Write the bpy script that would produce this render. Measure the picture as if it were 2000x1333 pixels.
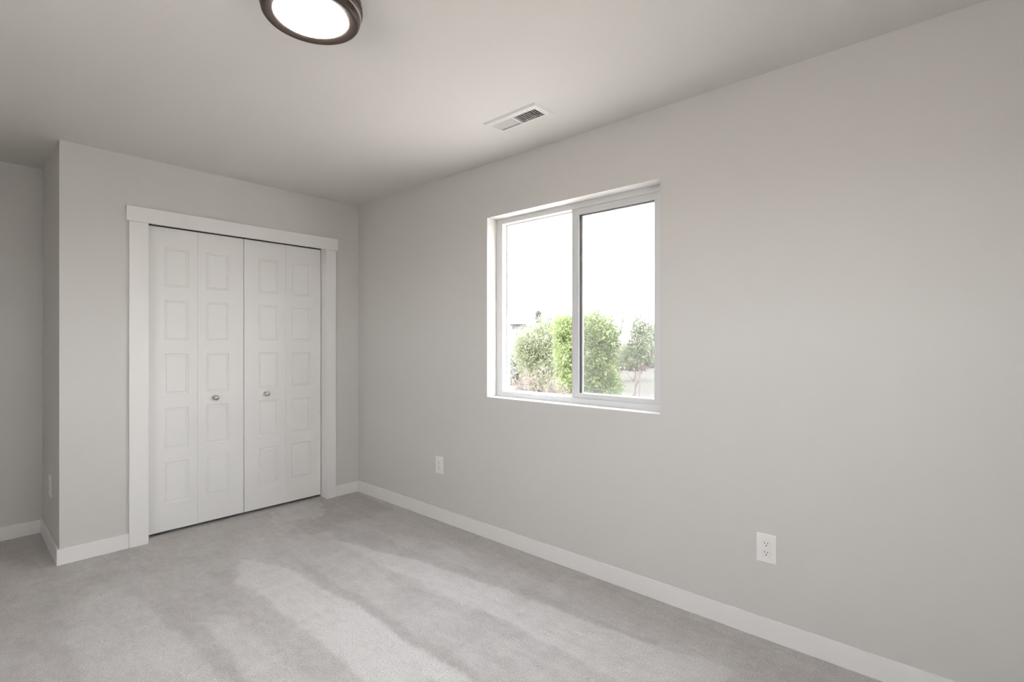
import bpy, bmesh, math, random
import numpy as np
from mathutils import Vector, Matrix

for o in list(bpy.data.objects):
    bpy.data.objects.remove(o)
scene = bpy.context.scene
COL = scene.collection
PI = math.pi

# ------------------------------------------------------------------ camera
CAM_H = 1.2785
YAW = math.radians(48.376)
FOCAL = 981.6                       # pixels of the 2000 px wide frame
cam_data = bpy.data.cameras.new('camera')
cam_data.sensor_fit = 'HORIZONTAL'
cam_data.sensor_width = 36.0
cam_data.lens = FOCAL / 2000.0 * 36.0
cam_data.shift_y = 0.0009
cam_data.clip_start = 0.05
cam_data.clip_end = 600
cam = bpy.data.objects.new('camera', cam_data)
cam.location = (0, 0, CAM_H)
cam.rotation_euler = (PI / 2, 0, -YAW)
COL.objects.link(cam)
scene.camera = cam

# ------------------------------------------------------------------ light
SKY = 7.0
SUN = 7.0
LAMP = 24.0
EXPOSURE = 1.13
world = bpy.data.worlds.new('hazy_sky')
scene.world = world
world.use_nodes = True
wn = world.node_tree
bg = wn.nodes['Background']
tc = wn.nodes.new('ShaderNodeTexCoord')
sx = wn.nodes.new('ShaderNodeSeparateXYZ')
rp = wn.nodes.new('ShaderNodeValToRGB')
wn.links.new(tc.outputs['Generated'], sx.inputs[0])
wn.links.new(sx.outputs['Z'], rp.inputs[0])
rp.color_ramp.elements[0].position = 0.0
rp.color_ramp.elements[0].color = (1.0, 0.985, 0.965, 1)
rp.color_ramp.elements[1].position = 0.9
rp.color_ramp.elements[1].color = (0.84, 0.905, 1.0, 1)
wn.links.new(rp.outputs[0], bg.inputs['Color'])
bg.inputs['Strength'].default_value = SKY
sun_data = bpy.data.lights.new('sun', 'SUN')
sun_data.energy = SUN
sun_data.color = (1.0, 0.965, 0.91)
sun_data.angle = math.radians(1.0)
sun = bpy.data.objects.new('sun', sun_data)
sun.rotation_euler = Vector((0.62, 0.30, -1.0)).to_track_quat('-Z', 'Y').to_euler()
sun.location = (-6, -3, 12)
COL.objects.link(sun)
vs = scene.view_settings
vs.view_transform = 'Standard'
vs.look = 'None'
vs.exposure = EXPOSURE
vs.gamma = 1.0
vs.use_curve_mapping = False
scene.cycles.max_bounces = 14
scene.cycles.diffuse_bounces = 10
scene.cycles.transparent_max_bounces = 16
scene.cycles.use_denoising = True
scene.cycles.caustics_reflective = False
scene.cycles.caustics_refractive = False


# ------------------------------------------------------------------ materials
def mat(name, color, rough=0.6, metal=0.0, spec=0.5):
    m = bpy.data.materials.new(name)
    m.use_nodes = True
    b = m.node_tree.nodes['Principled BSDF']
    b.inputs['Base Color'].default_value = (*color, 1)
    b.inputs['Roughness'].default_value = rough
    b.inputs['Metallic'].default_value = metal
    b.inputs['Specular IOR Level'].default_value = spec
    return m


def add_bump(m, scale, strength, dist=0.002, detail=2.0):
    nt = m.node_tree
    b = nt.nodes['Principled BSDF']
    t = nt.nodes.new('ShaderNodeTexCoord')
    n = nt.nodes.new('ShaderNodeTexNoise')
    n.inputs['Scale'].default_value = scale
    n.inputs['Detail'].default_value = detail
    bp = nt.nodes.new('ShaderNodeBump')
    bp.inputs['Strength'].default_value = strength
    bp.inputs['Distance'].default_value = dist
    nt.links.new(t.outputs['Object'], n.inputs['Vector'])
    nt.links.new(n.outputs['Fac'], bp.inputs['Height'])
    nt.links.new(bp.outputs['Normal'], b.inputs['Normal'])
    return m


def vary(m, c0, c1, scale, detail=4.0, lo=0.35, hi=0.65):
    nt = m.node_tree
    b = nt.nodes['Principled BSDF']
    t = nt.nodes.new('ShaderNodeTexCoord')
    n = nt.nodes.new('ShaderNodeTexNoise')
    n.inputs['Scale'].default_value = scale
    n.inputs['Detail'].default_value = detail
    r = nt.nodes.new('ShaderNodeValToRGB')
    r.color_ramp.elements[0].position = lo
    r.color_ramp.elements[0].color = (*c0, 1)
    r.color_ramp.elements[1].position = hi
    r.color_ramp.elements[1].color = (*c1, 1)
    nt.links.new(t.outputs['Object'], n.inputs['Vector'])
    nt.links.new(n.outputs['Fac'], r.inputs[0])
    nt.links.new(r.outputs[0], b.inputs['Base Color'])
    return m


M_WALL = add_bump(mat('wall_paint', (0.603, 0.592, 0.576), 0.55, spec=0.35), 140, 0.05, 0.001)
M_CEIL = add_bump(mat('ceiling_paint', (0.650, 0.638, 0.620), 0.75, spec=0.2), 60, 0.06, 0.002)
M_TRIM = mat('trim_paint', (0.775, 0.768, 0.758), 0.35, spec=0.45)
M_DOOR = add_bump(mat('door_paint', (0.765, 0.761, 0.754), 0.42, spec=0.4), 220, 0.03, 0.0006)
M_VINYL = mat('white_vinyl', (0.62, 0.625, 0.63), 0.35)
M_PLATE = mat('white_plastic', (0.80, 0.79, 0.775), 0.35)
M_SLOT = mat('dark_slot', (0.02, 0.018, 0.016), 0.7)
M_NICKEL = mat('brushed_nickel', (0.56, 0.52, 0.47), 0.28, metal=1.0)
M_BRONZE = mat('oil_rubbed_bronze', (0.062, 0.045, 0.038), 0.48, metal=0.35, spec=0.5)
M_BRONZE_HI = mat('bronze_highlight', (0.24, 0.195, 0.17), 0.42, metal=0.5)  # paler bronze, puts the highlight lines of the ridges into the colour
M_STEEL = mat('white_enamel_steel', (0.66, 0.65, 0.638), 0.4)
M_DUCT = mat('dark_duct_metal', (0.05, 0.05, 0.05), 0.6)
M_GASKET = mat('black_gasket', (0.035, 0.035, 0.04), 0.6)
M_TRACK = mat('dark_track', (0.03, 0.03, 0.03), 0.7)
M_SUB = mat('house_siding', (0.55, 0.53, 0.5), 0.8)

M_LAMP = bpy.data.materials.new('lit_diffuser')
M_LAMP.use_nodes = True
nt = M_LAMP.node_tree
nt.nodes.remove(nt.nodes['Principled BSDF'])
em = nt.nodes.new('ShaderNodeEmission')
em.inputs['Color'].default_value = (1.0, 0.95, 0.885, 1)
em.inputs['Strength'].default_value = LAMP
nt.links.new(em.outputs[0], nt.nodes['Material Output'].inputs['Surface'])


def thin_mix(name, kind, color, fac, rough=0.02):
    """a thin sheet: mostly see-through, the rest a reflective or matte surface"""
    m = bpy.data.materials.new(name)
    m.use_nodes = True
    nt = m.node_tree
    nt.nodes.remove(nt.nodes['Principled BSDF'])
    tr = nt.nodes.new('ShaderNodeBsdfTransparent')
    sh = nt.nodes.new('ShaderNodeBsdfGlossy' if kind == 'gloss' else 'ShaderNodeBsdfDiffuse')
    sh.inputs['Color'].default_value = (*color, 1)
    if kind == 'gloss':
        sh.inputs['Roughness'].default_value = rough
    mx = nt.nodes.new('ShaderNodeMixShader')
    mx.inputs[0].default_value = fac
    nt.links.new(tr.outputs[0], mx.inputs[1])
    nt.links.new(sh.outputs[0], mx.inputs[2])
    nt.links.new(mx.outputs[0], nt.nodes['Material Output'].inputs['Surface'])
    return m


M_GLASS = thin_mix('window_glass', 'gloss', (1, 1, 1), 0.04)
M_SCREEN = thin_mix('insect_mesh', 'matte', (0.35, 0.36, 0.37), 0.22)


def leaf_mat(name, c0, c1, scale=6.0):
    m = bpy.data.materials.new(name)
    m.use_nodes = True
    nt = m.node_tree
    nt.nodes.remove(nt.nodes['Principled BSDF'])
    t = nt.nodes.new('ShaderNodeTexCoord')
    n = nt.nodes.new('ShaderNodeTexNoise')
    n.inputs['Scale'].default_value = scale
    n.inputs['Detail'].default_value = 3
    r = nt.nodes.new('ShaderNodeValToRGB')
    r.color_ramp.elements[0].position = 0.35
    r.color_ramp.elements[0].color = (*c0, 1)
    r.color_ramp.elements[1].position = 0.65
    r.color_ramp.elements[1].color = (*c1, 1)
    d = nt.nodes.new('ShaderNodeBsdfDiffuse')
    tl = nt.nodes.new('ShaderNodeBsdfTranslucent')
    mx = nt.nodes.new('ShaderNodeMixShader')
    mx.inputs[0].default_value = 0.5
    nt.links.new(t.outputs['Object'], n.inputs['Vector'])
    nt.links.new(n.outputs['Fac'], r.inputs[0])
    nt.links.new(r.outputs[0], d.inputs['Color'])
    nt.links.new(r.outputs[0], tl.inputs['Color'])
    nt.links.new(d.outputs[0], mx.inputs[1])
    nt.links.new(tl.outputs[0], mx.inputs[2])
    nt.links.new(mx.outputs[0], nt.nodes['Material Output'].inputs['Surface'])
    return m


M_LEAF_BRIGHT = leaf_mat('fresh_leaves', (0.155, 0.200, 0.085), (0.253, 0.299, 0.150))
M_LEAF_DULL = leaf_mat('dusty_leaves', (0.163, 0.190, 0.127), (0.248, 0.271, 0.190))
M_LEAF_WILLOW = leaf_mat('silvery_leaves', (0.201, 0.225, 0.144), (0.289, 0.310, 0.216))
M_LEAF_SAGE = leaf_mat('sage_leaves', (0.113, 0.121, 0.103), (0.145, 0.152, 0.132))
M_LEAF_RED = leaf_mat('reddish_leaves', (0.115, 0.080, 0.078), (0.141, 0.105, 0.102))
M_NEEDLE = leaf_mat('conifer_needles', (0.169, 0.182, 0.182), (0.203, 0.216, 0.213))
M_STRAW = leaf_mat('dry_stalks', (0.137, 0.114, 0.100), (0.187, 0.166, 0.147))
M_BARK = vary(mat('bark', (0.2, 0.15, 0.13), 0.9), (0.081, 0.065, 0.061), (0.126, 0.108, 0.103), 12)
M_SAND = vary(mat('dry_sandy_ground', (0.5, 0.4, 0.32), 0.95, spec=0.1), (0.45, 0.405, 0.36), (0.56, 0.51, 0.46), 0.9, 8)
M_FIELD = vary(mat('dry_grass_field', (0.06, 0.05, 0.045), 0.95, spec=0.05), (0.050, 0.050, 0.040), (0.066, 0.058, 0.052), 0.35, 8, 0.4, 0.6)
M_HWALL = mat('pale_house_wall', (0.11, 0.108, 0.106), 0.8)
M_HROOF = mat('grey_shingles', (0.075, 0.073, 0.074), 0.9)
M_HPANE = mat('house_window_glass', (0.035, 0.036, 0.038), 0.6)


def carpet_material():
    m = bpy.data.materials.new('carpet')
    m.use_nodes = True
    nt = m.node_tree
    b = nt.nodes['Principled BSDF']
    b.inputs['Roughness'].default_value = 0.95
    b.inputs['Specular IOR Level'].default_value = 0.1
    b.inputs['Sheen Weight'].default_value = 0.15
    b.inputs['Sheen Roughness'].default_value = 0.6
    N, L = nt.nodes.new, nt.links.new
    at = N('ShaderNodeAttribute')
    at.attribute_name = 'nap'
    r = N('ShaderNodeValToRGB')
    r.color_ramp.elements[0].position = 0.0
    r.color_ramp.elements[0].color = (0.410, 0.385, 0.368, 1)
    r.color_ramp.elements[1].position = 1.0
    r.color_ramp.elements[1].color = (0.600, 0.576, 0.561, 1)
    t = N('ShaderNodeTexCoord')
    n1 = N('ShaderNodeTexNoise')
    n1.inputs['Scale'].default_value = 250
    n1.inputs['Detail'].default_value = 3
    n1.inputs['Roughness'].default_value = 0.65
    L(t.outputs['Object'], n1.inputs['Vector'])
    mp = N('ShaderNodeMapRange')
    mp.inputs['From Min'].default_value = 0.28
    mp.inputs['From Max'].default_value = 0.72
    mp.inputs['To Min'].default_value = 0.50
    mp.inputs['To Max'].default_value = 1.34
    L(n1.outputs['Fac'], mp.inputs['Value'])
    n2 = N('ShaderNodeTexNoise')
    n2.inputs['Scale'].default_value = 38
    n2.inputs['Detail'].default_value = 4
    n2.inputs['Roughness'].default_value = 0.6
    st = N('ShaderNodeMapping')
    st.inputs['Rotation'].default_value = (0, 0, 0.5)
    st.inputs['Scale'].default_value = (1.0, 0.45, 1.0)
    L(t.outputs['Object'], st.inputs['Vector'])
    L(st.outputs['Vector'], n2.inputs['Vector'])
    m2 = N('ShaderNodeMapRange')
    m2.inputs['From Min'].default_value = 0.3
    m2.inputs['From Max'].default_value = 0.7
    m2.inputs['To Min'].default_value = -0.16
    m2.inputs['To Max'].default_value = 0.16
    L(n2.outputs['Fac'], m2.inputs['Value'])
    ad = N('ShaderNodeMath')
    ad.operation = 'ADD'
    L(at.outputs['Fac'], ad.inputs[0])
    L(m2.outputs[0], ad.inputs[1])
    L(ad.outputs[0], r.inputs[0])
    mul = N('ShaderNodeMixRGB')
    mul.blend_type = 'MULTIPLY'
    mul.inputs[0].default_value = 1.0
    L(r.outputs[0], mul.inputs[1])
    L(mp.outputs[0], mul.inputs[2])
    L(mul.outputs[0], b.inputs['Base Color'])
    bp = N('ShaderNodeBump')
    bp.inputs['Strength'].default_value = 0.35
    bp.inputs['Distance'].default_value = 0.004
    L(n1.outputs['Fac'], bp.inputs['Height'])
    L(bp.outputs['Normal'], b.inputs['Normal'])
    return m


M_CARPET = carpet_material()


# ------------------------------------------------------------------ mesh helpers
def box(bm, x0, x1, y0, y1, z0, z1, bevel=0.0, seg=2):
    g = bmesh.new()
    r = bmesh.ops.create_cube(g, size=1.0)
    bmesh.ops.scale(g, vec=(abs(x1 - x0), abs(y1 - y0), abs(z1 - z0)), verts=g.verts)
    bmesh.ops.translate(g, vec=((x0 + x1) / 2, (y0 + y1) / 2, (z0 + z1) / 2), verts=g.verts)
    if bevel > 0:
        bmesh.ops.bevel(g, geom=list(g.edges), offset=bevel, segments=seg, affect='EDGES', profile=0.5)
    join(bm, g)


def join(bm, g, mtx=None):
    if mtx is not None:
        bmesh.ops.transform(g, matrix=mtx, verts=g.verts)
    vm = {}
    for v in g.verts:
        vm[v] = bm.verts.new(v.co)
    for f in g.faces:
        try:
            nf = bm.faces.new([vm[v] for v in f.verts])
            nf.smooth = f.smooth
        except ValueError:
            pass
    g.free()


def lathe(bm, prof, centre, axis='Z', n=96, smooth=True, cap0=False, cap1=False):
    """prof: (radius, height) pairs, revolved about an axis through centre"""
    rings = []
    cx, cy, cz = centre
    for r, h in prof:
        ring = []
        for k in range(n):
            a = 2 * PI * k / n
            c, s = r * math.cos(a), r * math.sin(a)
            if axis == 'Z':
                p = (cx + c, cy + s, cz + h)
            else:
                p = (cx + c, cy + h, cz + s)
            ring.append(bm.verts.new(p))
        rings.append(ring)
    for a, b in zip(rings[:-1], rings[1:]):
        for k in range(n):
            f = bm.faces.new((a[k], a[(k + 1) % n], b[(k + 1) % n], b[k]))
            f.smooth = smooth
    if cap0:
        bm.faces.new(rings[0])
    if cap1:
        bm.faces.new(rings[-1])


def tube(bm, pts, r0, r1, n=6):
    pts = [Vector(p) for p in pts]
    rings = []
    for i, p in enumerate(pts):
        d = (pts[min(i + 1, len(pts) - 1)] - pts[max(i - 1, 0)]).normalized()
        u = d.orthogonal().normalized()
        w = d.cross(u)
        r = r0 + (r1 - r0) * i / (len(pts) - 1)
        rings.append([bm.verts.new(p + u * (r * math.cos(2 * PI * k / n)) + w * (r * math.sin(2 * PI * k / n))) for k in range(n)])
    for a, b in zip(rings[:-1], rings[1:]):
        for k in range(n):
            f = bm.faces.new((a[k], a[(k + 1) % n], b[(k + 1) % n], b[k]))
            f.smooth = True
    bm.faces.new(rings[0])
    bm.faces.new(rings[-1])


def slab(bm, axis, w0, w1, u0, u1, v0, v1, holes=()):
    """a flat slab across axis between w0 and w1 with rectangular openings (u0,u1,v0,v1)"""
    us = sorted({u0, u1, *[h[0] for h in holes], *[h[1] for h in holes]})
    vv = sorted({v0, v1, *[h[2] for h in holes], *[h[3] for h in holes]})

    def P(u, v, w):
        return {'X': (w, u, v), 'Y': (u, w, v), 'Z': (u, v, w)}[axis]

    def solid(i, j):
        if i < 0 or j < 0 or i >= len(us) - 1 or j >= len(vv) - 1:
            return False
        cu, cv = (us[i] + us[i + 1]) / 2, (vv[j] + vv[j + 1]) / 2
        return not any(h[0] < cu < h[1] and h[2] < cv < h[3] for h in holes)

    def quad(*ps):
        bm.faces.new([bm.verts.new(p) for p in ps])
    for i in range(len(us) - 1):
        for j in range(len(vv) - 1):
            if not solid(i, j):
                continue
            a, b, c, d = us[i], us[i + 1], vv[j], vv[j + 1]
            for w in (w0, w1):
                quad(P(a, c, w), P(b, c, w), P(b, d, w), P(a, d, w))
            if not solid(i - 1, j):
                quad(P(a, c, w0), P(a, d, w0), P(a, d, w1), P(a, c, w1))
            if not solid(i + 1, j):
                quad(P(b, c, w0), P(b, d, w0), P(b, d, w1), P(b, c, w1))
            if not solid(i, j - 1):
                quad(P(a, c, w0), P(b, c, w0), P(b, c, w1), P(a, c, w1))
            if not solid(i, j + 1):
                quad(P(a, d, w0), P(b, d, w0), P(b, d, w1), P(a, d, w1))
    bmesh.ops.remove_doubles(bm, verts=bm.verts, dist=1e-5)


def obj(name, bm, m, parent=None, local=False, recalc=True):
    """link a bmesh as one object; geometry is given in world space unless local"""
    if recalc:
        bmesh.ops.recalc_face_normals(bm, faces=bm.faces)
    if parent is not None and not local:
        p = Vector((0, 0, 0))
        q = parent
        while q is not None:
            p += q.location
            q = q.parent
        bmesh.ops.translate(bm, vec=-p, verts=bm.verts)
    me = bpy.data.meshes.new(name)
    bm.to_mesh(me)
    bm.free()
    o = bpy.data.objects.new(name, me)
    for q in (m if isinstance(m, (list, tuple)) else [m]):
        me.materials.append(q)
    COL.objects.link(o)
    if parent is not None:
        o.parent = parent
    return o


def tag(o, label=None, cat=None, group=None, kind=None):
    if label:
        o['label'] = label
    if cat:
        o['category'] = cat
    if group:
        o['group'] = group
    if kind:
        o['kind'] = kind
    return o


def thing(name, loc, label, cat, group=None, kind=None, rz=0.0):
    o = bpy.data.objects.new(name, None)
    o.location = loc
    o.rotation_euler = (0, 0, rz)
    o.empty_display_size = 0.1
    COL.objects.link(o)
    return tag(o, label, cat, group, kind)


def copy_tree(o, parent=None):
    c = o.copy()
    COL.objects.link(c)
    if parent is not None:
        c.parent = parent
    for ch in list(o.children):
        copy_tree(ch, c)
    return c


# ------------------------------------------------------------------ measured places (metres)
W = 2.3495           # window wall
D = 3.855            # closet wall
RX = 0.430           # outside corner beside the recess
RY = 4.605           # wall at the back of the recess
LX = -1.05           # left wall, out of view
FY = -0.75           # wall behind the camera
H = 2.44             # ceiling
WIN = (1.107, 2.305, 0.919, 2.090)
DOOR = (0.852, 2.051, 2.050)
FILL_WIN2 = (0.40, 1.60, 1.25, 2.00)      # window added in the unseen left wall for fill daylight
FILL_WIN3 = (0.30, 1.00, 1.20, 2.00)      # window added in the unseen wall behind the camera for fill daylight

# ------------------------------------------------------------------ room shell
b = bmesh.new()
slab(b, 'X', W, W + 0.16, FY - 0.12, RY + 0.12, -0.45, H + 0.25, [WIN])
tag(obj('wall_right', b, M_WALL), 'plain pale grey wall holding the window and two outlets', 'wall', kind='structure')
b = bmesh.new()
slab(b, 'Y', D, D + 0.115, RX, W, -0.02, H + 0.01, [(DOOR[0] - 0.018, DOOR[1] + 0.018, -0.02, DOOR[2] + 0.018)])
tag(obj('wall_back', b, M_WALL), 'pale grey wall around the white closet doors', 'wall', kind='structure')
b = bmesh.new()
slab(b, 'X', RX, RX + 0.115, D + 0.115, RY, -0.02, H + 0.01)
tag(obj('wall_recess_side', b, M_WALL), 'narrow shaded grey wall turning back beside the closet', 'wall', kind='structure')
b = bmesh.new()
slab(b, 'Y', RY, RY + 0.12, LX - 0.12, W, -0.45, H + 0.25)
tag(obj('wall_recess_back', b, M_WALL), 'shaded grey wall at the back of the left recess', 'wall', kind='structure')
b = bmesh.new()
slab(b, 'X', LX - 0.12, LX, FY - 0.12, RY, -0.45, H + 0.25, [FILL_WIN2])
tag(obj('wall_left', b, M_WALL), 'grey wall on the left side of the room', 'wall', kind='structure')
b = bmesh.new()
slab(b, 'Y', FY - 0.12, FY, LX, W, -0.45, H + 0.25, [FILL_WIN3])
tag(obj('wall_front', b, M_WALL), 'grey wall behind the camera', 'wall', kind='structure')
VENT = (1.893, 2.042, 1.534, 1.890)
VCORE = (1.934, 2.018, 1.566, 1.862)
b = bmesh.new()
slab(b, 'Z', H, H + 0.05, LX, W, FY, RY, [(VCORE[0], VCORE[1], VCORE[2], VCORE[3])])
tag(obj('ceiling', b, M_CEIL), 'flat pale grey ceiling with a round light and a vent', 'ceiling', kind='structure')
b = bmesh.new()
box(b, LX - 0.12, W + 0.16, FY - 0.12, RY + 0.12, H + 0.26, H + 0.36)
tag(obj('roof', b, M_SUB), 'roof slab over the room', 'roof', kind='structure')

# ------------------------------------------------------------------ carpet
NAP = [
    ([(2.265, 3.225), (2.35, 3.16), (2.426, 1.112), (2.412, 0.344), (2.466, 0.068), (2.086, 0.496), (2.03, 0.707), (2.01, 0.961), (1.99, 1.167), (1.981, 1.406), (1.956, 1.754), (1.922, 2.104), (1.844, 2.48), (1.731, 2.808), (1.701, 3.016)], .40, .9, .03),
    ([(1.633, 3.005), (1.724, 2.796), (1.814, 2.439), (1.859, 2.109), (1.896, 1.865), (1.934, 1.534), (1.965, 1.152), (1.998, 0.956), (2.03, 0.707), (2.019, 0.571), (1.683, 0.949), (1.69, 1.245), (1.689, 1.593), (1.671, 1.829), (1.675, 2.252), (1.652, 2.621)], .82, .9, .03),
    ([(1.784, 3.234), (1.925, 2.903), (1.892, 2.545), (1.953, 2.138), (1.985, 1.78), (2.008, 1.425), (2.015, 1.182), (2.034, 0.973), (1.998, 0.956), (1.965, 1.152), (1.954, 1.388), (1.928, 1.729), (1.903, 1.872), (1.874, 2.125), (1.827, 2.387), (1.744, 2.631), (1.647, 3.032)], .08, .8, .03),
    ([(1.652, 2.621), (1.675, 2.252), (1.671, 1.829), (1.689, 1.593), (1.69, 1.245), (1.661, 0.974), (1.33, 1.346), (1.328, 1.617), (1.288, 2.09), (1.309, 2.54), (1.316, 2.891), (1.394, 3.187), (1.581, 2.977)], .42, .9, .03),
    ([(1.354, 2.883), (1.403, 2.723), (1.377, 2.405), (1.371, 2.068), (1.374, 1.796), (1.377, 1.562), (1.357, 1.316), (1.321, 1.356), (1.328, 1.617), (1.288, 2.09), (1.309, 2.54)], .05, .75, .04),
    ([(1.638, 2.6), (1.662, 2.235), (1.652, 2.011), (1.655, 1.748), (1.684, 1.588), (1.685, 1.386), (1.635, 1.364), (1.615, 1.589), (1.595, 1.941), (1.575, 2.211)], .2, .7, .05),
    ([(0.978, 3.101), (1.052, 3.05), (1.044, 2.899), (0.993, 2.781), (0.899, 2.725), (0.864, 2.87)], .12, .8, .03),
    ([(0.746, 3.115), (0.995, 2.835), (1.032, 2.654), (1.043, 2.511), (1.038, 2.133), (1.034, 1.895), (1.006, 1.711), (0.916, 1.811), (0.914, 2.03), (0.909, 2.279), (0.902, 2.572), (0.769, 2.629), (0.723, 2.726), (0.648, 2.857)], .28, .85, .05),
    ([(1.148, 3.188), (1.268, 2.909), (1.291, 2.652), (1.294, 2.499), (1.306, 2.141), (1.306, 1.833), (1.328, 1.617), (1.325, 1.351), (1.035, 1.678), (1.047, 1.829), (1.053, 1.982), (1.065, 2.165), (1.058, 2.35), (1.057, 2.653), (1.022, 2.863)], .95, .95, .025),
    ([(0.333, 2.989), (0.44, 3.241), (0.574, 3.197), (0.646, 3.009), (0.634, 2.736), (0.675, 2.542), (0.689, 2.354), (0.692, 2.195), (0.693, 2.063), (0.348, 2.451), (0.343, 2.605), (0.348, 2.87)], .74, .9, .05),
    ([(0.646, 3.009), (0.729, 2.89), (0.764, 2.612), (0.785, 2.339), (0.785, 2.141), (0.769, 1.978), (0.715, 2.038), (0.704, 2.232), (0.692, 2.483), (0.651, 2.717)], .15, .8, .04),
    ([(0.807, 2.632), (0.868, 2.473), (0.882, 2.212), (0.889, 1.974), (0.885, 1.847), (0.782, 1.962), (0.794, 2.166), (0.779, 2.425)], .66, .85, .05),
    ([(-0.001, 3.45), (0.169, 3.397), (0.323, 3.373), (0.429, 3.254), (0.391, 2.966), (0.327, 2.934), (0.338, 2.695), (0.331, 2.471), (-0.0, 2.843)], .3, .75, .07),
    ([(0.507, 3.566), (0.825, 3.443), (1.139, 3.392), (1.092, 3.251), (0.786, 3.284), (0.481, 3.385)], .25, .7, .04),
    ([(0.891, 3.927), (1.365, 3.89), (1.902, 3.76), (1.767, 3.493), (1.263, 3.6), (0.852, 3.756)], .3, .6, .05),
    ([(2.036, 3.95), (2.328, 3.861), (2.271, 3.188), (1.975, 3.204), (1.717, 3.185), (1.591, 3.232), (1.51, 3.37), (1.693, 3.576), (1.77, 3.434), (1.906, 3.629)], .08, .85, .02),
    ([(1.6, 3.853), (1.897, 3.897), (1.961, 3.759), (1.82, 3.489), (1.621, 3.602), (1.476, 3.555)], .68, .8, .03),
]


def smooth_noise(X, Y, scale, seed):
    rng = np.random.RandomState(seed)
    g = rng.rand(200, 200)
    x = X * scale + 60
    y = Y * scale + 60
    xi, yi = np.floor(x).astype(int), np.floor(y).astype(int)
    fx, fy = x - xi, y - yi
    fx, fy = fx * fx * (3 - 2 * fx), fy * fy * (3 - 2 * fy)
    xi, yi = xi % 199, yi % 199
    return (g[xi, yi] * (1 - fx) * (1 - fy) + g[xi + 1, yi] * fx * (1 - fy)
            + g[xi, yi + 1] * (1 - fx) * fy + g[xi + 1, yi + 1] * fx * fy) - 0.5


def poly_sd(X, Y, P):
    """signed distance to a polygon, positive inside"""
    inside = np.zeros(X.shape, bool)
    dist = np.full(X.shape, 1e9)
    n = len(P)
    for i in range(n):
        (x0, y0), (x1, y1) = P[i], P[(i + 1) % n]
        ex, ey = x1 - x0, y1 - y0
        t = np.clip(((X - x0) * ex + (Y - y0) * ey) / (ex * ex + ey * ey + 1e-12), 0, 1)
        dist = np.minimum(dist, np.hypot(X - x0 - t * ex, Y - y0 - t * ey))
        c = ((y0 > Y) != (y1 > Y)) & (X < ex * (Y - y0) / (ey if abs(ey) > 1e-9 else 1e-9) + x0)
        inside ^= c
    return np.where(inside, dist, -dist)


step = 0.0115
nx, ny = int((W - LX) / step) + 1, int((RY - FY) / step) + 1
xs, ys = np.linspace(LX, W, nx), np.linspace(FY, RY, ny)
X, Y = np.meshgrid(xs, ys, indexing='ij')
wx = X + 0.014 * smooth_noise(X, Y, 70, 15) + 0.035 * smooth_noise(X, Y * 0.5, 9, 1) + 0.02 * smooth_noise(X, Y * 0.5, 25, 2)
wy = Y + 0.10 * smooth_noise(X, Y, 7, 3) + 0.05 * smooth_noise(X, Y, 19, 4)
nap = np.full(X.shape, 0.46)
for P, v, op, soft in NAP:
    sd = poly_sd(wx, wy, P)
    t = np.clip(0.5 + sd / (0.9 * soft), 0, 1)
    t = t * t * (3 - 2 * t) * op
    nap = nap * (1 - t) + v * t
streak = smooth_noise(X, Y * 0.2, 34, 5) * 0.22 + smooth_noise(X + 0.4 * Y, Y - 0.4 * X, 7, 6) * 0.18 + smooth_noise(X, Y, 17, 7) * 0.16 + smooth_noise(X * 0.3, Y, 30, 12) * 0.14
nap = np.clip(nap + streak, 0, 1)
Z = 0.0025 * smooth_noise(X, Y, 31, 8)
edge = np.minimum(W - X, np.where(X > RX, D - Y, RY - Y))
verts = np.stack([X, Y, Z], -1).reshape(-1, 3)
idx = np.arange(nx * ny).reshape(nx, ny)
quads = np.stack([idx[:-1, :-1], idx[1:, :-1], idx[1:, 1:], idx[:-1, 1:]], -1).reshape(-1, 4)
me = bpy.data.meshes.new('floor')
me.from_pydata(verts.tolist(), [], quads.tolist())
at_ = me.attributes.new('nap', 'FLOAT', 'POINT')
at_.data.foreach_set('value', nap.reshape(-1).astype(np.float32))
me.polygons.foreach_set('use_smooth', [True] * len(me.polygons))
me.materials.append(M_CARPET)
floor = bpy.data.objects.new('floor', me)
COL.objects.link(floor)
tag(floor, 'pale grey carpet with vacuum stripes and footprints', 'carpet', kind='structure')
b = bmesh.new()
box(b, LX, W, FY, RY, -0.2, -0.012)
tag(obj('subfloor', b, M_SUB), 'floor slab under the carpet', 'floor', kind='structure')

# ------------------------------------------------------------------ baseboards
BH, BT = 0.090, 0.013


def baseboard(name, x0, x1, y0, y1, label):
    bm = bmesh.new()
    box(bm, x0, x1, y0, y1, -0.008, BH, 0.003)
    tag(obj(name, bm, M_TRIM), label, 'baseboard', kind='structure')


baseboard('baseboard_right', W - BT, W, FY, D - BT, 'white baseboard along the window wall')
baseboard('baseboard_back_left', RX - BT, 0.752, D - BT, D, 'short white baseboard left of the closet casing')
baseboard('baseboard_back_right', 2.1365, W, D - BT, D, 'very short white baseboard right of the closet in the corner')
baseboard('baseboard_recess_side', RX - BT, RX, D, RY - BT, 'white baseboard along the narrow side wall of the recess')
baseboard('baseboard_recess_back', LX, RX, RY - BT, RY, 'white baseboard on the shaded back wall of the recess')
baseboard('baseboard_left', LX, LX + BT, FY, RY - BT, 'white baseboard along the left wall')
baseboard('baseboard_front', LX + BT, W - BT, FY, FY + BT, 'white baseboard on the wall behind the camera')

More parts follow.
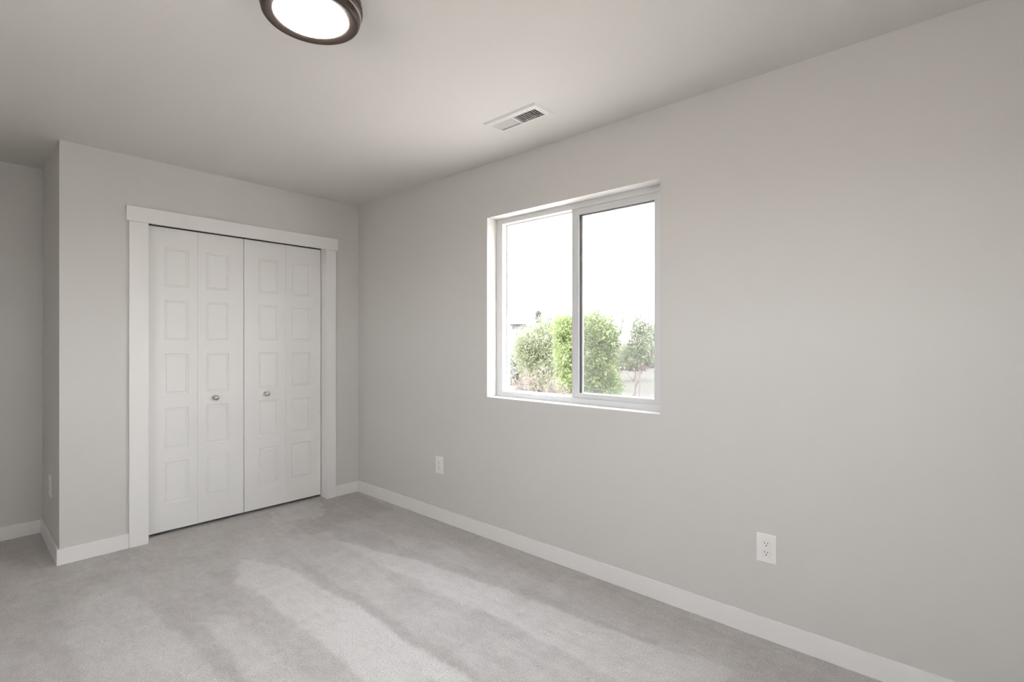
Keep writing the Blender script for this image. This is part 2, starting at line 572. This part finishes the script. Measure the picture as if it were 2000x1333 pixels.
# ------------------------------------------------------------------ closet casing, jambs and track
CY = D - 0.016
for nm, x0, x1, lab in (('trim_1', 0.752, DOOR[0], 'white casing board left of the closet doors'),
                        ('trim_2', DOOR[1], 2.1355, 'white casing board right of the closet doors')):
    b = bmesh.new()
    box(b, x0, x1, CY, D, -0.008, 2.031, 0.0015)
    tag(obj(nm, b, M_TRIM), lab, 'door casing', kind='structure')
b = bmesh.new()
box(b, 0.738, 2.152, CY - 0.005, D, 2.0315, 2.126, 0.0015)
tag(obj('trim_3', b, M_TRIM), 'white header board over the closet doors', 'door casing', kind='structure')
b = bmesh.new()
JX0, JX1 = DOOR[0] - 0.003, DOOR[1] + 0.003
box(b, JX0 - 0.0145, JX0, D + 0.001, D + 0.114, -0.008, DOOR[2] + 0.017)
box(b, JX1, JX1 + 0.0145, D + 0.001, D + 0.114, -0.008, DOOR[2] + 0.017)
box(b, JX0, JX1, D + 0.001, D + 0.114, DOOR[2] + 0.001, DOOR[2] + 0.017)
tag(obj('trim_4', b, M_TRIM), 'white jamb lining the closet opening', 'door jamb', kind='structure')
b = bmesh.new()
box(b, JX0 + 0.001, JX1 - 0.001, D + 0.080, D + 0.105, 2.040, 2.0505)
tag(obj('trim_5', b, M_TRACK), 'dark track along the top of the closet opening', 'door track', kind='structure')

# ------------------------------------------------------------------ bifold doors
YD = 3.928
DZ0, DZ1 = 0.023, 2.037
PANELS_Z = [(1.6469, 1.9046), (1.2900, 1.5585), (0.9310, 1.1985), (0.5665, 0.8370), (0.2050, 0.4760)]


def leaf_mesh(x0, x1, p0, p1):
    """one bifold leaf with five pressed panels on its front face"""
    bm = bmesh.new()
    e = 0.0022
    th = 0.034
    us = [x0 + e, p0, p1, x1 - e]
    vv = [DZ0 + e]
    for a, c in reversed(PANELS_Z):
        vv += [a, c]
    vv += [DZ1 - e]

    def quad(*ps):
        bm.faces.new([bm.verts.new(p) for p in ps])
    for i in range(3):
        for j in range(len(vv) - 1):
            a, c, d, f = us[i], us[i + 1], vv[j], vv[j + 1]
            if i == 1 and j % 2 == 1:
                rings = [(0, 0.0), (0.003, 0.0045), (0.009, 0.0065), (0.0155, 0.0018), (0.018, 0.0035)]
                for (s, dy), (s2, dy2) in zip(rings[:-1], rings[1:]):
                    A = [(a + s, YD + dy, d + s), (c - s, YD + dy, d + s), (c - s, YD + dy, f - s), (a + s, YD + dy, f - s)]
                    B = [(a + s2, YD + dy2, d + s2), (c - s2, YD + dy2, d + s2), (c - s2, YD + dy2, f - s2), (a + s2, YD + dy2, f - s2)]
                    for k in range(4):
                        quad(A[k], A[(k + 1) % 4], B[(k + 1) % 4], B[k])
                quad(*B)
            else:
                quad((a, YD, d), (c, YD, d), (c, YD, f), (a, YD, f))
    F = [(us[0], YD, vv[0]), (us[3], YD, vv[0]), (us[3], YD, vv[-1]), (us[0], YD, vv[-1])]
    G = [(x0, YD + e, DZ0), (x1, YD + e, DZ0), (x1, YD + e, DZ1), (x0, YD + e, DZ1)]
    K = [(x, YD + th, z) for x, y, z in G]
    for P, Q in ((F, G), (G, K)):
        for k in range(4):
            quad(P[k], P[(k + 1) % 4], Q[(k + 1) % 4], Q[k])
    quad(*K)
    bmesh.ops.remove_doubles(bm, verts=bm.verts, dist=1e-5)
    return bm


def knob(parent, x, z):
    bm = bmesh.new()
    prof = [(0.0, 0.0)]
    y0 = YD
    prof = [(0.0145, 0.0), (0.0150, -0.002), (0.0125, -0.005), (0.0085, -0.007), (0.0070, -0.012), (0.0085, -0.016),
            (0.0135, -0.0195), (0.0165, -0.0245), (0.0170, -0.029), (0.0155, -0.034), (0.0120, -0.0375), (0.0065, -0.0395), (0.0008, -0.040)]
    lathe(bm, prof, (x, y0, z), 'Y', 32, True, True, True)
    k = obj('knob', bm, M_NICKEL, parent)
    k['label'] = 'round brushed nickel knob'


def bifold(name, label, leaves, knob_x):
    t = thing(name, (leaves[0][0], YD, DZ0), label, 'closet door', kind='structure')
    panels = []
    for lf in leaves:
        panels.append(obj('door_panel', leaf_mesh(*lf), M_DOOR, t))
    kp = [p for p, lf in zip(panels, leaves) if lf[0] < knob_x < lf[1]][0]
    knob(kp, knob_x, 0.886)


bifold('door_1', 'left pair of white bifold closet leaves, farther from the window',
       [(0.857, 1.1524, 0.9564, 1.0975), (1.1529, 1.4515, 1.2050, 1.3500)], 1.2600)
bifold('door_2', 'right pair of white bifold closet leaves, nearer the window',
       [(1.4550, 1.7590, 1.5560, 1.7010), (1.7595, 2.0490, 1.8090, 1.9590)], 1.6110)

# ------------------------------------------------------------------ window
y0, y1, z0, z1 = WIN
XF = W + 0.090
t = thing('window_1', (XF, (y0 + y1) / 2, z0), 'white vinyl sliding window looking out on trees', 'window', kind='structure')
FW = 0.037
b = bmesh.new()
# outer frame with an inner track step
slab(b, 'X', XF, XF + 0.065, y0, y1, z0, z1, [(y0 + 0.04, y1 - 0.052, z0 + 0.0335, z1 - 0.0335)])
obj('window_frame', b, M_VINYL, t)
b = bmesh.new()
slab(b, 'X', XF + 0.040, XF + 0.066, y0 + 0.040, y1 - 0.052, z0 + 0.0335, z1 - 0.0335,
     [(1.700, y1 - 0.0635, z0 + 0.0395, z1 - 0.0405)] + [(y0 + 0.052, 1.660, z0 + 0.045, z1 - 0.045)])
obj('fixed_sash', b, M_VINYL, t)
fs = t.children[-1]
b = bmesh.new()
box(b, XF + 0.052, XF + 0.056, 1.695, y1 - 0.060, z0 + 0.036, z1 - 0.036)
g = obj('pane', b, M_GLASS, fs)
g['label'] = 'clear glass pane of the left light'
b = bmesh.new()
SY0, SY1, SZ0, SZ1 = y0 + 0.0405, 1.7015, z0 + 0.034, z1 - 0.034
slab(b, 'X', XF + 0.006, XF + 0.036, SY0, SY1, SZ0, SZ1, [(SY0 + 0.035, 1.6525, 0.9800, 2.0195)])
ss = obj('sliding_sash', b, M_VINYL, t)
b = bmesh.new()
for a in ((1.6475, 1.6525, 0.9800, 2.0195),):
    box(b, XF + 0.012, XF + 0.034, a[0] + 0.0012, a[1] - 0.0003, a[2] + 0.0005, a[3] - 0.0005)
box(b, XF + 0.012, XF + 0.034, SY0 + 0.0355, 1.6480, 2.0165, 2.0190)
gk = obj('gasket', b, M_GASKET, ss)
gk['label'] = 'thin dark glazing seal'
b = bmesh.new()
slab(b, 'X', XF + 0.026, XF + 0.034, SY0 + 0.0352, 1.6470, 0.9802, 2.0160, [(SY0 + 0.043, 1.6380, 0.9835, 2.0130)])
obj('glazing_bead', b, M_VINYL, ss)
b = bmesh.new()
box(b, XF + 0.029, XF + 0.032, SY0 + 0.040, 1.6415, 0.9820, 2.0145)
g = obj('pane', b, M_GLASS, ss)
g['label'] = 'clear glass pane of the right light'
b = bmesh.new()
slab(b, 'X', XF + 0.058, XF + 0.0585, SY0 + 0.006, 1.690, SZ0 + 0.008, SZ1 - 0.008)
sc = obj('insect_screen', b, M_SCREEN, t)
sc['label'] = 'fine grey insect mesh outside the right light'
# windows added in the unseen walls to let in extra daylight
for nm, ax, hole, w, lab in (('fill_window_2', 'X', FILL_WIN2, LX - 0.075, 'added white framed window in the left wall, for fill daylight'),
                             ('fill_window_3', 'Y', FILL_WIN3, FY - 0.075, 'added white framed window in the wall behind the camera, for fill daylight')):
    cu, cv = (hole[0] + hole[1]) / 2, hole[2]
    t = thing(nm, (w, cu, cv) if ax == 'X' else (cu, w, cv), lab, 'window', kind='structure')
    b = bmesh.new()
    slab(b, ax, w - 0.03, w + 0.02, hole[0], hole[1], hole[2], hole[3], [(hole[0] + 0.03, hole[1] - 0.03, hole[2] + 0.03, hole[3] - 0.03)])
    obj('window_frame', b, M_VINYL, t)
    b = bmesh.new()
    slab(b, ax, w - 0.006, w - 0.002, hole[0] + 0.025, hole[1] - 0.025, hole[2] + 0.025, hole[3] - 0.025)
    obj('pane', b, M_GLASS, t)

# ------------------------------------------------------------------ ceiling light
LC = (0.812, 1.619, H)
t = thing('ceiling_light', LC, 'round bronze flush ceiling light with a glowing white disc', 'ceiling light')
b = bmesh.new()
lathe(b, [(0.150, 0.0), (0.156, -0.003), (0.160, -0.010), (0.1605, -0.018), (0.157, -0.022)], LC, 'Z', 128, True, True, False)
obj('ceiling_plate', b, M_BRONZE, t)
b = bmesh.new()
lathe(b, [(0.1565, -0.0215), (0.1610, -0.0235), (0.1635, -0.028), (0.1640, -0.036), (0.1630, -0.043), (0.1600, -0.047),
          (0.1555, -0.0485)], LC, 'Z', 128)
obj('body_ring', b, M_BRONZE, t)
b = bmesh.new()
lathe(b, [(0.1555, -0.0485), (0.1590, -0.0500), (0.1597, -0.0525), (0.1590, -0.0550), (0.1545, -0.0565)], LC, 'Z', 128)
o = obj('bead_ring', b, M_BRONZE_HI, t)
o['label'] = 'bronze ridge with a painted highlight'
b = bmesh.new()
lathe(b, [(0.1570, -0.0213), (0.1618, -0.0222), (0.1626, -0.0240), (0.1612, -0.0258), (0.1580, -0.0262)], LC, 'Z', 128)
o = obj('bead_ring', b, M_BRONZE_HI, t)
o['label'] = 'bronze ridge with a painted highlight by the ceiling plate'
b = bmesh.new()
lathe(b, [(0.1545, -0.0565), (0.1555, -0.0600), (0.1552, -0.0680), (0.1535, -0.0745), (0.1505, -0.0785), (0.1470, -0.0800), (0.1440, -0.0803),
          (0.1380, -0.0796), (0.1300, -0.0782), (0.1225, -0.0766), (0.1172, -0.0752), (0.1162, -0.0720)], LC, 'Z', 128)
obj('trim_ring', b, M_BRONZE, t)
b = bmesh.new()
lathe(b, [(0.1161, -0.0725), (0.1140, -0.0765), (0.1080, -0.0795), (0.0850, -0.0840), (0.0500, -0.0868), (0.0200, -0.0878), (0.0010, -0.0880)], LC, 'Z', 96, True, False, True)
o = obj('diffuser', b, M_LAMP, t)
o['label'] = 'glowing white disc'

# ------------------------------------------------------------------ ceiling vent
vx0, vx1, vy0, vy1 = VENT
cx0, cx1, cy0, cy1 = VCORE
t = thing('ceiling_vent', ((vx0 + vx1) / 2, (vy0 + vy1) / 2, H), 'white rectangular ceiling vent with two banks of louvres', 'air vent')
b = bmesh.new()
ymid = 1.717
# sloped face plate: a thin rim against the ceiling rising to a flat face
inner = [(cx0, cx1, cy0 + 0.004, ymid - 0.004), (cx0, cx1, ymid + 0.004, cy1 - 0.004)]
slab(b, 'Z', H - 0.0075, H - 0.0055, vx0 + 0.010, vx1 - 0.010, vy0 + 0.010, vy1 - 0.010, inner)
P = [(vx0, vy0, H - 0.001), (vx1, vy0, H - 0.001), (vx1, vy1, H - 0.001), (vx0, vy1, H - 0.001)]
Q = [(vx0 + 0.010, vy0 + 0.010, H - 0.0075), (vx1 - 0.010, vy0 + 0.010, H - 0.0075), (vx1 - 0.010, vy1 - 0.010, H - 0.0075), (vx0 + 0.010, vy1 - 0.010, H - 0.0075)]
R = [(x, y, H) for x, y, z in P]
for k in range(4):
    b.faces.new([b.verts.new(p) for p in (P[k], P[(k + 1) % 4], Q[(k + 1) % 4], Q[k])])
    b.faces.new([b.verts.new(p) for p in (R[k], R[(k + 1) % 4], P[(k + 1) % 4], P[k])])
obj('face_plate', b, M_STEEL, t)
for bank, (ya, yb, tilt) in enumerate(((cy0 + 0.004, ymid - 0.004, 1), (ymid + 0.004, cy1 - 0.004, -1))):
    nb = 10
    for k in range(nb):
        yc = ya + (yb - ya) * (k + 0.5) / nb
        b = bmesh.new()
        g = bmesh.new()
        box(g, cx0, cx1, -0.0006, 0.0006, -0.0085, 0.0085)
        m_ = Matrix.Translation((0, yc, H + 0.0010)) @ Matrix.Rotation(-tilt * math.radians(38), 4, 'X')
        join(b, g, m_)
        obj('louvre', b, M_STEEL, t)
b = bmesh.new()
box(b, cx0 + 0.001, cx1 - 0.001, cy0 + 0.001, cy1 - 0.001, H + 0.150, H + 0.152)
box(b, cx0 + 0.001, cx0 + 0.002, cy0 + 0.001, cy1 - 0.001, H + 0.010, H + 0.150)
box(b, cx1 - 0.002, cx1 - 0.001, cy0 + 0.001, cy1 - 0.001, H + 0.010, H + 0.150)
box(b, cx0 + 0.001, cx1 - 0.001, cy0 + 0.001, cy0 + 0.002, H + 0.010, H + 0.150)
box(b, cx0 + 0.001, cx1 - 0.001, cy1 - 0.002, cy1 - 0.001, H + 0.010, H + 0.150)
o = obj('duct', b, M_DUCT, t)
o['label'] = 'dark duct behind the louvres'
b = bmesh.new()
box(b, cx0 + 0.004, cx1 - 0.004, cy1 + 0.0035, cy1 + 0.0075, H - 0.0105, H - 0.0072, 0.0008)
obj('damper_lever', b, M_STEEL, t)
for yy in (vy0 + 0.021, vy1 - 0.016):
    b = bmesh.new()
    lathe(b, [(0.0035, 0.0), (0.0032, -0.0012), (0.0015, -0.0018)], ((vx0 + vx1) / 2, yy, H - 0.0074), 'Z', 12, True, True, True)
    obj('screw_head', b, M_STEEL, t)


# ------------------------------------------------------------------ wall outlets (built facing -Y, then turned to face the room)
def make_outlet(pw, ph):
    t = thing('wall_outlet', (0, 0, 0), '', 'electrical outlet', rz=-PI / 2)
    bm = bmesh.new()
    g = bmesh.new()
    bmesh.ops.create_cube(g, size=1.0)
    bmesh.ops.scale(g, vec=(pw, 0.0055, ph), verts=g.verts)
    bmesh.ops.translate(g, vec=(0, -0.00275, 0), verts=g.verts)
    fe = [e for e in g.edges if all(v.co.y < -0.005 for v in e.verts)]
    bmesh.ops.bevel(g, geom=fe, offset=0.0035, segments=3, affect='EDGES', profile=0.5)
    join(bm, g)
    obj('cover_plate', bm, M_PLATE, t, local=True)
    for s in (1, -1):
        zc = s * 0.0195
        bm = bmesh.new()
        # rounded face with flat top and bottom
        pts = []
        for k in range(48):
            a = 2 * PI * k / 48
            pts.append((0.0172 * math.cos(a), max(-0.0136, min(0.0136, 0.0172 * math.sin(a)))))
        f0 = [bm.verts.new((x, -0.0054, zc + z)) for x, z in pts]
        f1 = [bm.verts.new((x * 0.97, -0.0068, zc + z * 0.97)) for x, z in pts]
        for k in range(48):
            bm.faces.new((f0[k], f0[(k + 1) % 48], f1[(k + 1) % 48], f1[k]))
        bm.faces.new(f1)
        face = obj('socket', bm, M_PLATE, t, local=True)
        for sx_, hh in ((-0.0063, 0.0082), (0.0063, 0.0066)):
            bm = bmesh.new()
            box(bm, sx_ - 0.0012, sx_ + 0.0012, -0.0071, -0.0060, zc + 0.0038 - hh / 2, zc + 0.0038 + hh / 2)
            obj('slot', bm, M_SLOT, face, local=True)
        bm = bmesh.new()
        lathe(bm, [(0.0026, 0.0012), (0.0026, -0.0003)], (0, -0.0068, zc - 0.0070), 'Y', 16, False, True, True)
        obj('ground_hole', bm, M_SLOT, face, local=True)
        ring = bmesh.new()
        o0 = [ring.verts.new((x * 1.045, -0.00535, zc + z * 1.045)) for x, z in pts]
        o1 = [ring.verts.new((x * 1.045, -0.00565, zc + z * 1.045)) for x, z in pts]
        o2 = [ring.verts.new((x * 1.002, -0.00565, zc + z * 1.002)) for x, z in pts]
        for k in range(48):
            ring.faces.new((o0[k], o0[(k + 1) % 48], o1[(k + 1) % 48], o1[k]))
            ring.faces.new((o1[k], o1[(k + 1) % 48], o2[(k + 1) % 48], o2[k]))
        obj('socket_gap', ring, mat('grey_gap', (0.42, 0.41, 0.40), 0.7), face, local=True) if s == 1 else obj('socket_gap', ring, bpy.data.materials['grey_gap'], face, local=True)
    bm = bmesh.new()
    lathe(bm, [(0.0028, 0.0), (0.0026, -0.0012), (0.0012, -0.0016)], (0, -0.0054, 0), 'Y', 16, True, True, True)
    obj('screw', bm, M_PLATE, t, local=True)
    return t


out1 = make_outlet(0.080, 0.123)
out1.location = (W, 0.619, 0.3885)
out1['label'] = 'white electrical outlet plate on the wall right of the window, nearest the camera'
out1['group'] = 'wall outlets'
out2 = copy_tree(out1)
out2.location = (W, 2.782, 0.3955)
out2['label'] = 'white electrical outlet plate on the wall below and left of the window'
out3 = copy_tree(out1)
out3.location = (RX, 4.213, 0.384)
out3['label'] = 'white electrical outlet plate on the shaded recess wall beside the closet'

# ------------------------------------------------------------------ outside
FWD = Vector((math.sin(YAW), math.cos(YAW), 0))
RGT = Vector((math.cos(YAW), -math.sin(YAW), 0))
GZ = -0.45


def far(u, d, z=GZ):
    """a point d metres ahead and u metres per metre to the right of the view"""
    p = FWD * d + RGT * (u * d)
    return Vector((p.x, p.y, z))


b = bmesh.new()
g0, g1 = -160, 260
bmesh.ops.create_grid(b, x_segments=2, y_segments=2, size=220)
bmesh.ops.translate(b, vec=(60, 60, GZ), verts=b.verts)
tag(obj('ground', b, M_SAND), 'pale dry sandy ground outside the window', 'ground', kind='structure')


b = bmesh.new()
slab(b, 'Z', GZ + 0.005, GZ + 0.02, 8.5, 170, -40, 170)
tag(obj('field', b, M_FIELD), 'pale dry field beyond the yard', 'field', kind='structure')


def leaves_obj(name, m, parent, pts, dirs, size, seed, width=0.45, droop=0.25):
    """many small folded leaf blades as one mesh; pts and dirs are world space"""
    rng = np.random.RandomState(seed)
    n = len(pts)
    d = dirs / (np.linalg.norm(dirs, axis=1, keepdims=True) + 1e-9)
    d[:, 2] -= droop * rng.rand(n)
    d /= np.linalg.norm(d, axis=1, keepdims=True)
    r = rng.randn(n, 3)
    u = np.cross(d, r)
    u /= np.linalg.norm(u, axis=1, keepdims=True) + 1e-9
    k = np.cross(u, d)
    s = size * (0.6 + 0.8 * rng.rand(n))[:, None]
    a = pts
    c = pts + d * s
    mid = pts + d * s * 0.45
    l_ = mid + u * s * width * 0.5 + k * s * 0.06
    r_ = mid - u * s * width * 0.5 + k * s * 0.06
    m2 = mid - k * s * 0.04
    V = np.stack([a, l_, c, r_, m2], 1).reshape(-1, 3)
    base = np.arange(n)[:, None] * 5
    F = np.concatenate([base + np.array([0, 4, 2, 1]), base + np.array([0, 3, 2, 4])], 0)
    off = np.array(parent.location)
    me = bpy.data.meshes.new(name)
    me.from_pydata((V - off).tolist(), [], F.tolist())
    me.materials.append(m)
    o = bpy.data.objects.new(name, me)
    COL.objects.link(o)
    o.parent = parent
    return o


def crown_points(blobs, n, seed):
    rng = np.random.RandomState(seed)
    vol = np.array([bl[3] * bl[4] * bl[5] for bl in blobs]) ** 0.75
    vol = vol / vol.sum()
    P, N = [], []
    for (x, y, z, rx, ry, rz), f in zip(blobs, vol):
        k = max(20, int(n * f))
        v = rng.randn(k, 3)
        v /= np.linalg.norm(v, axis=1, keepdims=True)
        rad = (0.25 + 0.75 * rng.rand(k) ** 0.5)[:, None]
        lump = 1 + 0.22 * np.sin(v[:, :1] * 7 + x * 3) * np.cos(v[:, 2:] * 6 + y * 5) + 0.12 * np.sin(v[:, 1:2] * 13 + z * 9 + v[:, 2:] * 11)
        P.append(np.array([x, y, z]) + v * rad * lump * np.array([rx, ry, rz]))
        N.append(v + 0.6 * rng.randn(k, 3) + np.array([0, 0, 0.25]))
    P, N = np.concatenate(P), np.concatenate(N)
    keep = P[:, 2] > GZ + 0.02
    return P[keep], N[keep]


def blob_at(u, d, z, rw, rz, rd=None):
    p = far(u, d, z)
    rd = rd or rw
    return (p.x, p.y, z, (rw + rd) / 2, (rw + rd) / 2, rz)


def U(px):
    return (px - 1000) / FOCAL


def ZZ(py, d):
    return CAM_H + (668.3 - py) / FOCAL * d


def tree(name, label, cat, d, base_px, blobs, n, leaf, m, seed, shoots=(), stems=5, group=None, trunk_r=0.03, width=0.45):
    """blobs: (px, py, half-width px, half-height px, depth offset); shoots: tall thin leafy tips (px0, py0, px1, py1)"""
    base = far(U(base_px), d)
    t = thing(name, base, label, cat, group)
    bl = []
    for px, py, hw, hh, dd in blobs:
        q = d + dd
        bl.append(blob_at(U(px), q, ZZ(py, q), hw / FOCAL * q, hh / FOCAL * q))
    P, N = crown_points(bl, n, seed)
    rng = random.Random(seed)
    bm = bmesh.new()
    for k in range(stems):
        x, y, z, rx, ry, rz = bl[k % len(bl)]
        top = Vector((x + rng.uniform(-.4, .4) * rx, y + rng.uniform(-.4, .4) * ry, z + rng.uniform(0, .6) * rz))
        o = base + Vector((rng.uniform(-.12, .12), rng.uniform(-.12, .12), -0.02))
        m1 = o.lerp(top, 0.4) + Vector((rng.uniform(-.1, .1), rng.uniform(-.1, .1), 0.1))
        m2 = o.lerp(top, 0.75) + Vector((rng.uniform(-.08, .08), rng.uniform(-.08, .08), 0.05))
        tube(bm, [o, m1, m2, top], trunk_r, trunk_r * 0.25)
    for (xa, ya, xb, yb) in shoots:
        A = far(U(xa), d, ZZ(ya, d))
        B = far(U(xb), d, ZZ(yb, d))
        M_ = A.lerp(B, 0.5) + Vector((0.02, -0.03, 0))
        tube(bm, [A, M_, B], 0.012, 0.004)
        k = max(10, int((A - B).length / 0.028))
        pp, nn = [], []
        for i in range(k):
            f = (i + 0.5) / k
            q = A.lerp(B, f)
            for s in range(2):
                a = rng.uniform(0, 2 * PI)
                pp.append((q.x, q.y, q.z))
                nn.append((math.cos(a), math.sin(a), 0.35))
        P = np.concatenate([P, np.array(pp)])
        N = np.concatenate([N, np.array(nn)])
    obj('trunk', bm, M_BARK, t)
    leaves_obj('foliage', m, t, P, N, leaf, seed + 50, width)
    return t


tree('broadleaf_tree', 'dense bushy green tree outside, behind the middle of the window', 'tree', 13.0, 1168,
     [(1162, 648, 40, 38, 0), (1150, 690, 44, 46, .1), (1188, 672, 26, 40, 0), (1128, 650, 32, 38, .3), (1180, 728, 28, 34, -.2),
      (1108, 690, 26, 56, .2), (1145, 745, 36, 32, 0), (1190, 758, 26, 24, -.2), (1120, 750, 30, 28, .1), (1100, 640, 22, 28, .2)], 26000, 0.075, M_LEAF_BRIGHT, 11,
     [(1160, 615, 1163, 594), (1166, 618, 1168, 597), (1212, 650, 1215, 610), (1206, 660, 1219, 616), (1100, 630, 1106, 612)], 7, trunk_r=0.04)
tree('leafy_sapling', 'loose young tree with upright shoots at the right of the window view', 'tree', 12.0, 1236,
     [(1250, 672, 20, 32, 0), (1236, 692, 26, 26, .1), (1262, 650, 14, 26, .1), (1272, 690, 16, 22, .2), (1226, 706, 18, 14, 0), (1244, 640, 10, 22, 0)], 4200, 0.07, M_LEAF_DULL, 21,
     [(1246, 650, 1250, 608), (1254, 655, 1257, 616), (1240, 660, 1239, 622), (1266, 650, 1268, 632), (1234, 668, 1230, 640)], 4, trunk_r=0.02)
tree('willowy_bush', 'tall silvery green bush outside the left pane', 'bush', 16.0, 1052,
     [(1050, 664, 40, 34, 0), (1030, 690, 34, 34, .2), (1075, 660, 34, 46, .1), (1078, 716, 34, 50, -.2), (1022, 672, 22, 24, .2), (1092, 640, 24, 30, .3), (1050, 725, 34, 34, .1)], 20000, 0.085, M_LEAF_WILLOW, 31,
     [(1070, 632, 1069, 603), (1076, 630, 1074, 612), (1060, 640, 1058, 622)], 6, trunk_r=0.03, width=0.28)
tree('sage_shrub', 'low grey-green shrub at the lower left of the window view', 'shrub', 20.0, 1006,
     [(1004, 735, 20, 14, 0), (1020, 728, 16, 14, .1), (994, 728, 12, 14, .2)], 3000, 0.09, M_LEAF_SAGE, 41, (), 3, trunk_r=0.015)
tree('pale_scrub', 'pale hazy scrub bush at the left edge of the window view', 'bush', 30.0, 996,
     [(996, 698, 24, 20, .5), (1016, 702, 20, 18, .2), (980, 700, 18, 18, .2)], 3600, 0.13, M_LEAF_SAGE, 43, (), 3, trunk_r=0.015)
tree('red_leaved_shrub', 'low reddish shrub beyond the right pane', 'shrub', 22.0, 1234,
     [(1216, 717, 16, 6, 0), (1236, 718, 16, 6, .1), (1252, 719, 12, 5, .2)], 1300, 0.09, M_LEAF_RED, 51, (), 3, trunk_r=0.012)
tree('scrub_bush', 'pale green scrub low behind the right pane', 'bush', 34.0, 1265,
     [(1262, 700, 32, 20, 0), (1290, 692, 28, 24, .2), (1228, 698, 24, 18, .4), (1285, 722, 22, 10, 0), (1205, 700, 20, 16, .6)], 6500, 0.14, M_LEAF_SAGE, 61, (), 3)
tree('distant_tree', 'hazy grey tree at the far right edge of the window view', 'tree', 40.0, 1296,
     [(1296, 645, 18, 20, 0), (1276, 654, 13, 13, .5), (1300, 668, 20, 18, 0)], 3600, 0.22, M_LEAF_DULL, 71, (), 3, trunk_r=0.12)

# dry weeds: straw stalks fanning out of the ground
base = far(U(1085), 10.5)
t = thing('dry_brush', base, 'dry pinkish straw brush fanning out below the left pane', 'brush')
rng = random.Random(5)
b = bmesh.new()
pp, nn = [], []
for k in range(190):
    o = base + RGT * rng.uniform(-.80, .40) + FWD * rng.uniform(-.3, .3)
    lean = rng.uniform(-1.0, 0.35)
    ln = rng.uniform(0.40, 1.30) * (1.0 if lean < 0 else 0.65)
    tip = o + (RGT * lean * 0.75 + FWD * rng.uniform(-.2, .2) + Vector((0, 0, 1))).normalized() * ln
    mid = o.lerp(tip, 0.5) + Vector((0, 0, 0.05))
    tube(b, [o, mid, tip], 0.008, 0.003, 4)
    for i in range(22):
        f = rng.uniform(0.25, 1.0)
        q = o.lerp(tip, f) + Vector((0, 0, 0.05 * (1 - abs(2 * f - 1))))
        pp.append(q[:])
        nn.append((rng.uniform(-1, 1), rng.uniform(-1, 1), rng.uniform(.2, 1)))
obj('stalks', b, M_STRAW, t)
leaves_obj('seed_heads', M_STRAW, t, np.array(pp), np.array(nn), 0.06, 77, 0.35)

# distant conifer
d = 70.0
base = far(U(1052), d)
t = thing('conifer', base, 'small dark pointed conifer on the skyline left of the trees', 'conifer tree')
top = ZZ(607, d)
b = bmesh.new()
tube(b, [base, Vector((base.x, base.y, top))], 0.25, 0.03)
obj('trunk', b, M_BARK, t)
rs = np.random.RandomState(9)
pp, nn = [], []
for k in range(1500):
    f = rs.rand() ** 0.6
    r = (1 - f) ** 0.8 * 0.95 * (0.5 + 0.5 * rs.rand()) * (0.75 + 0.25 * math.sin(f * 40))
    a = rs.rand() * 2 * PI
    pp.append((base.x + r * math.cos(a), base.y + r * math.sin(a), GZ + 0.4 + f * (top - GZ - 0.4)))
    nn.append((math.cos(a), math.sin(a), -0.2))
leaves_obj('foliage', M_NEEDLE, t, np.array(pp), np.array(nn), 0.45, 10, 0.35)

# distant house
d = 85.0
hc = far(U(1016), d)
t = thing('house', hc, 'pale house with a grey roof on the far left skyline', 'house')
s = d / FOCAL


def hbox(bm, pa, pb, za, zb, da, db):
    """a block facing the view: pixel columns to metres across, da..db deep"""
    g = bmesh.new()
    box(g, (pa - 1016) * s, (pb - 1016) * s, da, db, za, zb)
    mtx = Matrix.Translation((hc.x, hc.y, 0)) @ Matrix(((RGT.x, FWD.x, 0, 0), (RGT.y, FWD.y, 0, 0), (0, 0, 1, 0), (0, 0, 0, 1)))
    join(bm, g, mtx)


zr = ZZ(634, d)
b = bmesh.new()
hbox(b, 999, 1042, GZ, zr, 0, 9)
obj('wall', b, M_HWALL, t)
b = bmesh.new()
g = bmesh.new()
xa, xb = (996 - 1016) * s, (1046 - 1016) * s
zt = ZZ(628.5, d) + 0.35
vsx = [g.verts.new(p) for p in ((xa, -0.6, zr), (xb, -0.6, zr), (xb, 9.6, zr), (xa, 9.6, zr), (xa + 1.2, 4.5, zt + 0.5), (xb - 1.2, 4.5, zt + 0.5))]
for f in ((0, 1, 5, 4), (1, 2, 5), (2, 3, 4, 5), (3, 0, 4), (0, 3, 2, 1)):
    g.faces.new([vsx[i] for i in f])
join(b, g, Matrix.Translation((hc.x, hc.y, 0)) @ Matrix(((RGT.x, FWD.x, 0, 0), (RGT.y, FWD.y, 0, 0), (0, 0, 1, 0), (0, 0, 0, 1))))
obj('roof', b, M_HROOF, t)
for (pa, pb, qa, qb) in ((1001, 1004, 643, 638.5), (1001, 1004, 653, 648), (1007.5, 1013, 654, 649), (1018, 1023, 643, 638)):
    b = bmesh.new()
    hbox(b, pa, pb, ZZ(qa, d), ZZ(qb, d), -0.06, 0.05)
    obj('window', b, M_HPANE, t)
